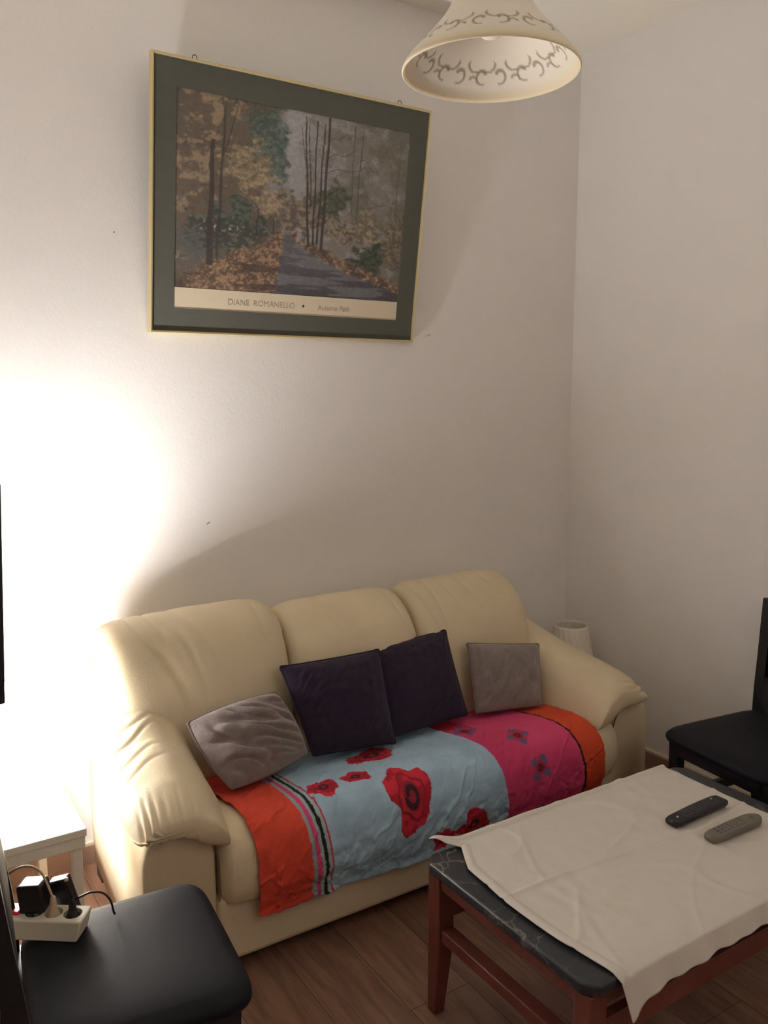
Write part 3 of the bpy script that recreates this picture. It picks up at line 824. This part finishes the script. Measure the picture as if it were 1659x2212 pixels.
# ---------------------------------------------------------------- white cloth on the table
def cloth():
    nu, nv = 300, 200
    P = np.zeros((nu, nv, 3))
    for i in range(nu):
        for j in range(nv):
            u = i / (nu - 1); v = j / (nv - 1)
            # left edge wanders over the top, leaving a marble strip free
            xl = np.interp(v, [0, .12, .3, .55, .8, .93, 1], [TX0 + .082, TX0 + .068, TX0 + .050, TX0 + .044, TX0 + .060, TX0 + .105, TX0 + .075])
            L_hang = 0.052
            x = xl + u * (TX1 - .068 - xl)
            total = (TY1 + 0.015) - TY0 + L_hang
            s = v * total
            fall = L_hang + .006 * math.sin(u * 9 + 1) + .006 * nz((u * 9, 0, 3))
            if s < L_hang:                                 # hanging near side
                k = (L_hang - s) / L_hang
                y = TY0 - 0.008 - 0.010 * k - .012 * k * (0.5 + nz((u * 16, 2, 0)))
                z = TZ + .006 - fall * k
                rr = min(1, (1 - k) * 4); z -= 0.0
                y += 0.0
            else:
                y = TY0 + (s - L_hang); z = TZ + .004
                e = (y - TY0)
                if e < .02: y -= .008 * (1 - e / .02)
            p = (x, y, z)
            if s >= L_hang:
                w = nz((x * 5, y * 5, 0), seed=1) * .5 + nz((x * 13, y * 9, 0), seed=4) * .3
                f1 = ridge(nz((x * 2.8 + y * 2.0, y * 3.4 - x * 1.0, 0), seed=6), .03)
                f2 = ridge(nz((x * 2.6 - y * 2, y * 2.2, 0), seed=9), .03)
                z += max(0, .003 + .004 * w) + .0020 * f1 + .0018 * f2 + .0024 * nz((x * 26, y * 22, 0), seed=14) * (0.5 + nz((x * 3, y * 3, 0), seed=2))
                # a straight old fold down the middle
                z += .003 * math.exp(-((y - 1.36 - .02 * math.sin(x * 6)) / .006) ** 2)
                x += .004 * nz((x * 3, y * 3, 2))
                # far edge lifts into a rolled hem
                if u < .03: z += .004 * math.sin(u / .03 * math.pi)
                if e < .03: z -= .006 * (1 - e / .03) ** 2
                if v > .965: z += .006 * math.sin((v - .965) / .035 * math.pi)
            P[i, j] = (x, y, z)
    # the far left corner sticks out over the table's edge; the near left corner hangs as a pointed flap
    for i in range(nu):
        for j in range(nv):
            u = i / (nu - 1); v = j / (nv - 1)
            g = math.exp(-((u) / .045) ** 4) * max(0, (v - .93) / .07)
            P[i, j, 0] -= .030 * g; P[i, j, 1] += .016 * g; P[i, j, 2] += .012 * g
            g = math.exp(-((u) / .045) ** 2) * max(0, (.10 - v) / .10)
            P[i, j, 2] -= .040 * g; P[i, j, 1] -= .004 * g; P[i, j, 0] += 0.01 * g
    o = gridmesh('tablecloth', P, M_sheet)
    md = o.modifiers.new('thick', 'SOLIDIFY'); md.thickness = 0.0015; md.offset = 1
    return o
cl = cloth()
tag(cl, 'creased plain white cloth laid over the coffee table, hanging over its near edge', 'tablecloth')

# ---------------------------------------------------------------- remote controls
def remote(cx, cy, L_, W_, H_, ang, taper, round_end, m, mb, label, buttons):
    r = empty('remote_control', (cx, cy, TZ + .0135), ang)
    n_s, n_r = 40, 32; P = np.zeros((n_s, n_r, 3))
    for i in range(n_s):
        t = i / (n_s - 1); x = (t - .5) * L_
        w = W_ * (1 - taper * (1 - t)) * .5
        q = abs(2 * t - 1)
        e = (1 - q ** (26 if not (round_end and t > .5) else 7)) ** .5 if q < 1 else 0
        e = max(e, .85) if not (round_end and t > .5) else max(e, .25)
        h = H_ * (.86 + .14 * math.sin(t * math.pi))
        for k in range(n_r):
            th = 2 * math.pi * k / n_r; c, s = math.cos(th), math.sin(th)
            yy = w * e * math.copysign(abs(c) ** .35, c); zz = .5 * h * math.copysign(abs(s) ** (.45 if s > 0 else .8), s)
            P[i, k] = (x, yy, zz + .5 * h)
    body = gridmesh('body', P, m, r, closed_u=True, cap=True)
    for (bx, by, br, mm) in buttons:
        b_ = lathe('button', [(0, H_ * 1.0), (br * .8, H_ * .995), (br, H_ * .93), (br, H_ * .6)], mm, body, n=14, center=(bx, by, H_ * .04)); 
    tag(r, label, 'remote control', 'remote controls on the table')
    return r
M_btn = mat('remote_button', rgb(62, 62, 70), 0.5)
M_btnw = mat('remote_print_button', rgb(150, 150, 156), 0.5)
btn = []
for i in range(9):
    for j in (-1, 0, 1):
        btn.append((-.065 + i * .0145, j * .0115, .0036, M_btn))
btn += [(.078, .010, .0030, M_btnw), (.076, -.010, .003, M_btn), (-.088, 0, .0032, M_btnw)]
d1 = Vector((1.94 - 1.725, 1.36 - 1.345, 0))
remote(1.925, 1.385, 0.225, 0.052, 0.020, math.radians(2) , 0.10, False, M_blackplastic, M_btn,
       'black remote control on the white cloth, further from the table edge, behind the grey one', btn)
M_rgrey = mat('worn_grey_plastic', rgb(112, 104, 94), 0.6, var=.06, vscale=40)
M_btng = mat('grey_button', rgb(92, 86, 80), 0.6)
btn = [(-.07 + i * .016, j * .010, .0034, M_btng) for i in range(7) for j in (-1, 0, 1)] + [(.07, 0, .006, M_btng)]
remote(1.932, 1.272, 0.205, 0.050, 0.022, math.radians(-1), 0.16, True, M_rgrey, M_btng,
       'grey round ended remote control lying on the white cloth nearest the camera', btn)

# ---------------------------------------------------------------- dining chairs (faces +X in local space, seat front at +X)
def chair(label, x, y, rz, depth=0.42, width=0.44, seat_z=0.476, lean=0.10, back_top=0.90, group='black padded chairs'):
    r = empty('dining_chair', (x, y, 0), rz)
    D, W = depth, width
    # padded seat, superelliptic outline, domed
    nr, nc = 15, 80; P = []
    prof = [(0.0, .062), (.35, .0615), (.65, .060), (.85, .056), (.95, .050), (.995, .038), (1.0, .028), (.985, .018), (.95, .012), (.5, .012), (0.0, .012)]
    for (k, h) in prof:
        ringp = []
        for j in range(nc):
            th = 2 * math.pi * j / nc; c, s = math.cos(th), math.sin(th)
            p_ = 0.24 + .10 * (1 - k)
            px_ = D * .5 * k * math.copysign(abs(c) ** p_, c); 
            wy = W * .5 * (1.0 - .035 * (1 - (px_ / (D * .5))))
            py_ = wy * k * math.copysign(abs(s) ** p_, s)
            ringp.append((px_, py_, seat_z - .062 + h))
        P.append(ringp)
    gridmesh('seat', np.array(P), M_blackleather, r, closed_u=True)
    zf = seat_z - .050
    for sy in (-1, 1):
        for (lx, nm) in ((D * .5 - .052, 'front'),):
            bm = bmesh.new(); y_ = sy * (W * .5 - .042)
            vt = [bm.verts.new((lx + a * .02, y_ + b_ * .02, zf)) for a, b_ in ((-1, -1), (1, -1), (1, 1), (-1, 1))]
            vb = [bm.verts.new((lx + a * .014, y_ + b_ * .014, 0)) for a, b_ in ((-1, -1), (1, -1), (1, 1), (-1, 1))]
            bm.faces.new(vt); bm.faces.new(vb[::-1])
            for k in range(4): bm.faces.new((vt[k], vb[k], vb[(k + 1) % 4], vt[(k + 1) % 4]))
            bmesh.ops.recalc_face_normals(bm, faces=bm.faces)
            frombm('leg', bm, M_black, r, bevel=.003)
        # rear leg runs on as the back post
        bx = -D * .5 - .018
        pts = [(bx - .035, 0), (bx - .010, .25), (bx, seat_z), (bx - (back_top - seat_z) * lean * .55, (seat_z + back_top) / 2), (bx - (back_top - seat_z) * lean * 1.1, back_top)]
        C = catmull_open(pts, 26); PP = []
        for (cx_, cz_) in C:
            y_ = sy * (W * .5 - .020)
            PP.append([(cx_ - .019, y_ - .019, cz_), (cx_ + .019, y_ - .019, cz_), (cx_ + .019, y_ + .019, cz_), (cx_ - .019, y_ + .019, cz_)])
        PP = np.array(PP); PP[-1, :, 2] -= 0; 
        lg = gridmesh('leg', PP, M_black, r, closed_u=True, cap=True, smooth=False)
        # side rails
        box('seat_rail', -D * .5 + .001, D * .5 - .056, sy * (W * .5 - .032) - .011, sy * (W * .5 - .032) + .011, zf - .040, zf, M_black, r)
        box('stretcher', -D * .5 - .012, D * .5 - .052, sy * (W * .5 - .032) - .009, sy * (W * .5 - .032) + .009, 0.20, 0.232, M_black, r)
    box('seat_rail', D * .5 - .046, D * .5 - .024, -(W * .5 - .053), W * .5 - .053, zf - .040, zf, M_black, r)
    box('seat_rail', -D * .5 - .012, -D * .5 + .010, -(W * .5 - .043), W * .5 - .043, zf - .040, zf, M_black, r)
    box('stretcher', -.012, .012, -(W * .5 - .042), W * .5 - .042, 0.205, 0.230, M_black, r)
    # upholstered back panel between the posts
    n1, n2 = 14, 20; z0, z1 = seat_z + .10, back_top - .012
    Pf = np.zeros((n1, 2 * n2, 3))
    for i in range(n1):
        t = i / (n1 - 1); z = z0 + (z1 - z0) * t
        xc = -D * .5 - .018 - (z - seat_z) * lean * 1.1
        e = (1 - abs(2 * t - 1) ** 8) ** .5 if 0 < i < n1 - 1 else 0.25
        for k in range(2 * n2):
            th = 2 * math.pi * k / (2 * n2); c, s = math.cos(th), math.sin(th)
            yy = (W * .5 - .040) * math.copysign(abs(c) ** .2, c); xx = .022 * e * math.copysign(abs(s) ** .7, s) 
            Pf[i, k] = (xc + xx, yy, z)
    gridmesh('backrest', Pf, M_blackleather, r, closed_u=True, cap=True)
    # top rail
    xt = -D * .5 - .018 - (back_top - seat_z) * lean * 1.1
    box('top_rail', xt - .014, xt + .014, -(W * .5 - .039), W * .5 - .039, back_top - .05, back_top, M_black, r, bevel=.006)
    tag(r, label, 'chair', group)
    return r
chair('black padded chair at the left edge of the photo, power strip on its seat', 0.416, 1.600, math.radians(-5.5), depth=.40, width=.445, lean=.10, back_top=.95)
chair('black padded chair facing the coffee table, close to the right wall, with an empty seat', 2.484, 1.563, math.radians(174.7), depth=.47, width=.445, lean=.05, back_top=.865)

# ---------------------------------------------------------------- power strip with plugs on the left chair
PSZ = 0.480
ps = empty('power_strip', (0.261, 1.775, PSZ - .006), math.radians(-36))
M_wellhole = mat('socket_hole', rgb(40, 34, 30), 0.6)
PL, PWd, PH_ = 0.235, 0.060, 0.046
bm = bmesh.new()
# trapezoid body, sides flare outward to the top
for_b = [(-PL / 2, -PWd / 2 + .0), (PL / 2 - .012, -PWd / 2), (PL / 2 - .012, PWd / 2), (-PL / 2, PWd / 2)]
for_t = [(-PL / 2, -PWd / 2), (PL / 2, -PWd / 2), (PL / 2, PWd / 2), (-PL / 2, PWd / 2)]
vb = [bm.verts.new((x, y, 0)) for x, y in for_b]; vt = [bm.verts.new((x, y, PH_)) for x, y in for_t]
bm.faces.new(vb[::-1]); bm.faces.new(vt)
for k in range(4): bm.faces.new((vb[k], vb[(k + 1) % 4], vt[(k + 1) % 4], vt[k]))
body = frombm('body', bm, M_plastic, ps, bevel=.004, seg=3)
wells = [(PL / 2 - .030 - .041 * k) for k in range(3)]
cut = []
bmc = bmesh.new()
for wx in wells:
    bmesh.ops.create_cone(bmc, cap_ends=True, segments=40, radius1=.0178, radius2=.0192, depth=.034, matrix=Matrix.Translation((wx, 0, PH_ - .017 + .006)))
mec = bpy.data.meshes.new('cutter'); bmc.to_mesh(mec); bmc.free(); cutter = bpy.data.objects.new('cutter', mec); COL.objects.link(cutter); cutter.parent = ps
md = body.modifiers.new('wells', 'BOOLEAN'); md.object = cutter; md.operation = 'DIFFERENCE'
bpy.context.view_layer.update()
dg = bpy.context.evaluated_depsgraph_get()
me2 = bpy.data.meshes.new_from_object(body.evaluated_get(dg)); body.modifiers.clear(); body.data = me2
bpy.data.objects.remove(cutter); bpy.data.meshes.remove(mec)
for wx in wells:
    lathe('socket_well', [(0, PH_ - .0235), (.0175, PH_ - .0235), (.0178, PH_ - .022)], M_plasticgrey, ps, n=32, center=(wx, 0, 0))
M_red = mat('red_switch', rgb(214, 40, 52), 0.4, coat=.3)
box('rocker_switch', wells[2] - .044, wells[2] - .028, -.014, .010, PH_ - .002, PH_ + .007, M_red, ps, bevel=.002)
tag(ps, 'white multi-socket power strip with red switch lying on the left chair seat', 'power strip')
Rz = Matrix.Rotation(math.radians(-36), 4, 'Z')
def pw(x, y, z): return tuple(Vector((0.261, 1.775, PSZ - .006)) + Rz @ Vector((x, y, z)))
# black round plug in the last socket
def plug(wx, m, label, cat='plug'):
    z0 = PH_ - .0225
    r = empty('plug', pw(wx, 0, z0), math.radians(-36))
    lathe('plug_body', [(0, .0), (.0165, .0), (.0168, .010), (.0150, .016), (.0105, .024), (.0078, .036), (.0062, .050), (.0048, .058), (0, .0585)], m, r, n=28)
    tag(r, label, cat)
    return r
p1 = plug(wells[0], M_blackplastic, 'black tapered plug standing in the end socket of the power strip')
cab1 = tube('cable', [(0, 0, .057), (-.006, 0, .078), (-.010, .001, .095)], .0042, M_blackplastic, p1, n=8, res=14)
lathe('cable_end', [(0, 0), (.0042, .0), (.0042, .007), (0, .0075)], M_plastic, cab1, n=12, center=(-.0105, .001, .094))
M_beige = mat('beige_plastic', rgb(196, 172, 140), 0.45)
p2 = plug(wells[1], M_beige, 'beige plug with a thin arching cable in the second socket of the power strip')
tube('cable', [(0, 0, .056), (-.010, 0, .085), (-.024, .004, .110), (-.052, .012, .118), (-.088, .022, .104), (-.125, .035, .072), (-.150, .045, .045), (-.175, .05, .030)], .0026, M_beige, p2, n=8, res=60)
# black charger blocks
ch = empty('charger', pw(wells[2], 0, PH_ - .0225), math.radians(-36))
lathe('plug_base', [(0, 0), (.0165, 0), (.0165, .026), (0, .026)], M_blackplastic, ch, n=28)
box('housing', -.026, .028, -.010, .036, .022, .084, M_blackplastic, ch, bevel=.006, M=Matrix.Rotation(math.radians(-6), 4, 'Y'), seg=3)
tag(ch, 'bulky black wall charger plugged in beside the red switch of the power strip', 'charger')
ch2 = empty('charger', pw(.060, .052, -.0), math.radians(-36))
box('housing', -.020, .022, -.012, .016, .0, .094, M_blackplastic, ch2, bevel=.004, M=Matrix.Rotation(math.radians(-16), 4, 'Y'), seg=3)
tube('cable', [(.004, .0, .040), (.026, 0, .052), (.046, .002, .060), (.070, .004, .058), (.085, .006, .040), (.090, .008, .014), (.092, .01, .006)], .0024, M_blackplastic, ch2, n=8, res=40)
tag(ch2, 'slim black adapter with a thin lead standing on the seat behind the power strip', 'adapter')

# ---------------------------------------------------------------- white side table
STX0, STX1, STY0, STY1, STZ = -0.12, 0.450, 2.103, 2.66, 0.50
st = empty('side_table', ((STX0 + STX1) / 2, (STY0 + STY1) / 2, 0))
def stp(o): return part(o, st)
stp(box('tabletop', STX0, STX1, STY0, STY1, STZ - .020, STZ, M_white, bevel=.002))
stp(box('apron', STX0 + .004, STX1 - .004, STY0 + .004, STY1 - .004, STZ - .052, STZ - .020, M_white, bevel=.002))
for x in (STX0 + .012, STX1 - .036):
    for y in (STY0 + .010, STY1 - .034): stp(box('leg', x, x + .024, y, y + .024, 0, STZ - .052, M_white, bevel=.001))
tag(st, 'small white side table with thin square legs beside the left arm of the sofa', 'table')

# ---------------------------------------------------------------- table lamps with ribbed shades
def table_lamp(x, y, z, shade_z0, shade_h, r0, r1, lit, label, m_shade):
    r = empty('table_lamp', (x, y, z))
    n_s, n_a = 26, 160; P = np.zeros((n_s, n_a, 3))
    for i in range(n_s):
        t = i / (n_s - 1)
        rr = r0 + (r1 - r0) * (t ** .75)
        for j in range(n_a):
            th = 2 * math.pi * j / n_a
            w = 1 + .018 * math.cos(20 * (th + t * .9))         # slanting ribs
            P[i, j] = (rr * w * math.cos(th), rr * w * math.sin(th), shade_z0 + shade_h * t)
    s = gridmesh('lamp_shade', P, m_shade, r, closed_u=True)
    md = s.modifiers.new('thick', 'SOLIDIFY'); md.thickness = .002
    lathe('base', [(0, 0), (.062, 0), (.064, .006), (.058, .014), (.020, .026), (.011, .045), (.009, shade_z0 + .08), (0, shade_z0 + .085)], M_white, r, n=40)
    lathe('bulb', [(0, shade_z0 + .075), (.012, shade_z0 + .080), (.014, shade_z0 + .105), (.026, shade_z0 + .135), (.028, shade_z0 + .158), (.018, shade_z0 + .180), (0, shade_z0 + .186)], M_bulb if lit else M_shadewhite, r, n=28)
    tag(r, label, 'lamp')
    return r
def z_off(z): return 0.0
table_lamp(0.358, 2.455, STZ, 0.080, 0.205, 0.112, 0.070, True, 'lit table lamp with a glowing white shade on the white side table', M_lit)
table_lamp(2.652, 2.600, 0.0, 0.300, 0.285, 0.140, 0.072, False, 'unlit lamp with a white ribbed cone shade in the corner behind the right sofa arm', M_shadewhite)

# ---------------------------------------------------------------- television at the left edge, on a low cabinet outside the frame
tvc = empty('tv_cabinet', (-0.62, 1.98, 0))
def tvp(o): return part(o, tvc)
tvp(box('body', -1.10, -0.20, 1.84, 2.06, 0.04, 0.80, M_black, bevel=.004))
for x in (-1.05, -.25):
    for y in (1.87, 2.03): tvp(box('leg', x - .015, x + .015, y - .015, y + .015, 0, .04, M_black))
tag(tvc, 'tall black cabinet carrying the television, left of the white side table', 'cabinet')
tv = empty('television', (-0.14, 1.95, 0.80))
TVx1, TVy = 0.268, 1.95
Mt = Matrix.Translation((0.257, TVy, 0.925)) @ Matrix.Rotation(math.radians(2.3), 4, 'Y')
M_tv = mat('tv_casing', rgb(30, 30, 36), 0.45, spec=.5)
M_screen = mat('tv_screen', rgb(10, 10, 13), 0.12)
casing = part(box('casing', -.84, 0, -.018, .018, 0, .485, M_tv, bevel=.004, M=Mt), tv)
box('screen', -.828, -.012, -.0205, -.0175, .018, .473, M_screen, casing, M=Mt)
part(box('stand', -.46, -.36, 1.93, 1.97, 0.815, 0.94, M_tv), tv)
part(box('foot', -.56, -.26, 1.87, 2.04, 0.80, 0.817, M_tv, bevel=.004), tv)
tag(tv, 'flat black television seen as a thin dark sliver at the left edge of the photo', 'television')

# ---------------------------------------------------------------- pendant lamp
PCX, PCY, PCZ, PR = 1.226, 1.488, 2.284, 0.190
pen = empty('pendant_lamp', (PCX, PCY, PCZ))
prof = [(0.022, .208), (.040, .204), (.062, .188), (.070, .165), (.081, .138), (.097, .108), (.117, .082), (.140, .057), (.161, .035), (.177, .018), (.187, .004), (.190, -.004), (.188, -.008), (.183, -.004)]
PO = catmull_open(prof, 90)
inner = [(.183, -.004), (.172, .014), (.156, .032), (.136, .053), (.113, .077), (.093, .104), (.077, .134), (.066, .161), (.058, .183), (.036, .199), (.020, .203)]
PI_ = catmull_open(inner, 70)
full = np.vstack([PO, PI_[1:]])
NA = 560
th = np.linspace(0, 2 * math.pi, NA, endpoint=False)
TH, RR = np.meshgrid(th, full[:, 0]); ZZ = full[:, 1][:, None] * np.ones((1, NA))
base = np.ones(TH.shape + (3,)) * np.array([224, 216, 203.])
lip = np.exp(-((ZZ + .002) / .012) ** 2)[..., None]
base = base * (1 - lip * .5) + np.array([226, 206, 160.]) * lip * .5
# painted scrolls: pairs of C curls round the band near the rim
K = 10
def curl(cx, cz, r, a0, a1, w, flip):
    """arc of a spiral in (arc length, height) space"""
    global base
    RB = .166
    arc = ((TH * RB - cx + math.pi * RB) % (2 * math.pi * RB)) - math.pi * RB
    dx = arc * flip; dz = (ZZ - cz) * 1.3
    rad = np.hypot(dx, dz); ang = np.mod(np.arctan2(dz, dx) - a0, 2 * math.pi)
    span = (a1 - a0)
    tgt = r * (0.50 + .80 * ang / span)
    wid = w * (1.0 - .78 * ang / span) + .0005
    ok = (ang < span)
    m_ = np.clip(1.5 - np.abs(rad - tgt) / wid, 0, 1) * ok
    base = base * (1 - m_[..., None] * .70) + np.array([128, 116, 90.]) * m_[..., None] * .70
for k in range(K):
    c0 = 2 * math.pi * .166 * k / K
    curl(c0 + .020, .038, .0150, 0.4, 5.0, .0046, 1)
    curl(c0 + .062, .038, .0150, 0.4, 5.0, .0046, -1)
    curl(c0 + .041, .066, .0270, 3.7, 5.4, .0040, 1)
    curl(c0 + .092, .066, .0270, 3.7, 5.4, .0040, -1)
    curl(c0 + .088, .030, .0100, 0.2, 3.6, .0030, 1)
P = np.stack([RR * np.cos(TH), RR * np.sin(TH), ZZ], -1)
M_glass = mat('frosted_painted_glass', (1, 1, 1, 1), 0.65, attr='paint', spec=.5)
bs = M_glass.node_tree.nodes['Principled BSDF']; bs.inputs['Subsurface Weight'].default_value = 0.25; bs.inputs['Subsurface Radius'].default_value = (.01, .01, .01)
gridmesh('lamp_shade', P, M_glass, pen, closed_u=True, cols=s2l(base / 255).reshape(-1, 3))
lathe('socket', [(0, .235), (.020, .235), (.024, .222), (.024, .190), (.020, .150), (0, .150)], M_white, pen, n=28)
lathe('bulb', [(0, .152), (.013, .150), (.014, .130), (.028, .105), (.030, .085), (.020, .065), (0, .060)], M_shadewhite, pen, n=28)
tube('cord', [(0, 0, .233), (0, 0, .5), (0, 0, ZC - PCZ - .03)], .004, M_white, pen, n=8, res=12)
lathe('ceiling_rose', [(0, ZC - PCZ - .045), (.012, ZC - PCZ - .045), (.045, ZC - PCZ - .012), (.050, ZC - PCZ), (0, ZC - PCZ)], M_white, pen, n=32)
tag(pen, 'unlit bell shaped white glass pendant lamp with painted scrolls hanging from the ceiling', 'lamp')
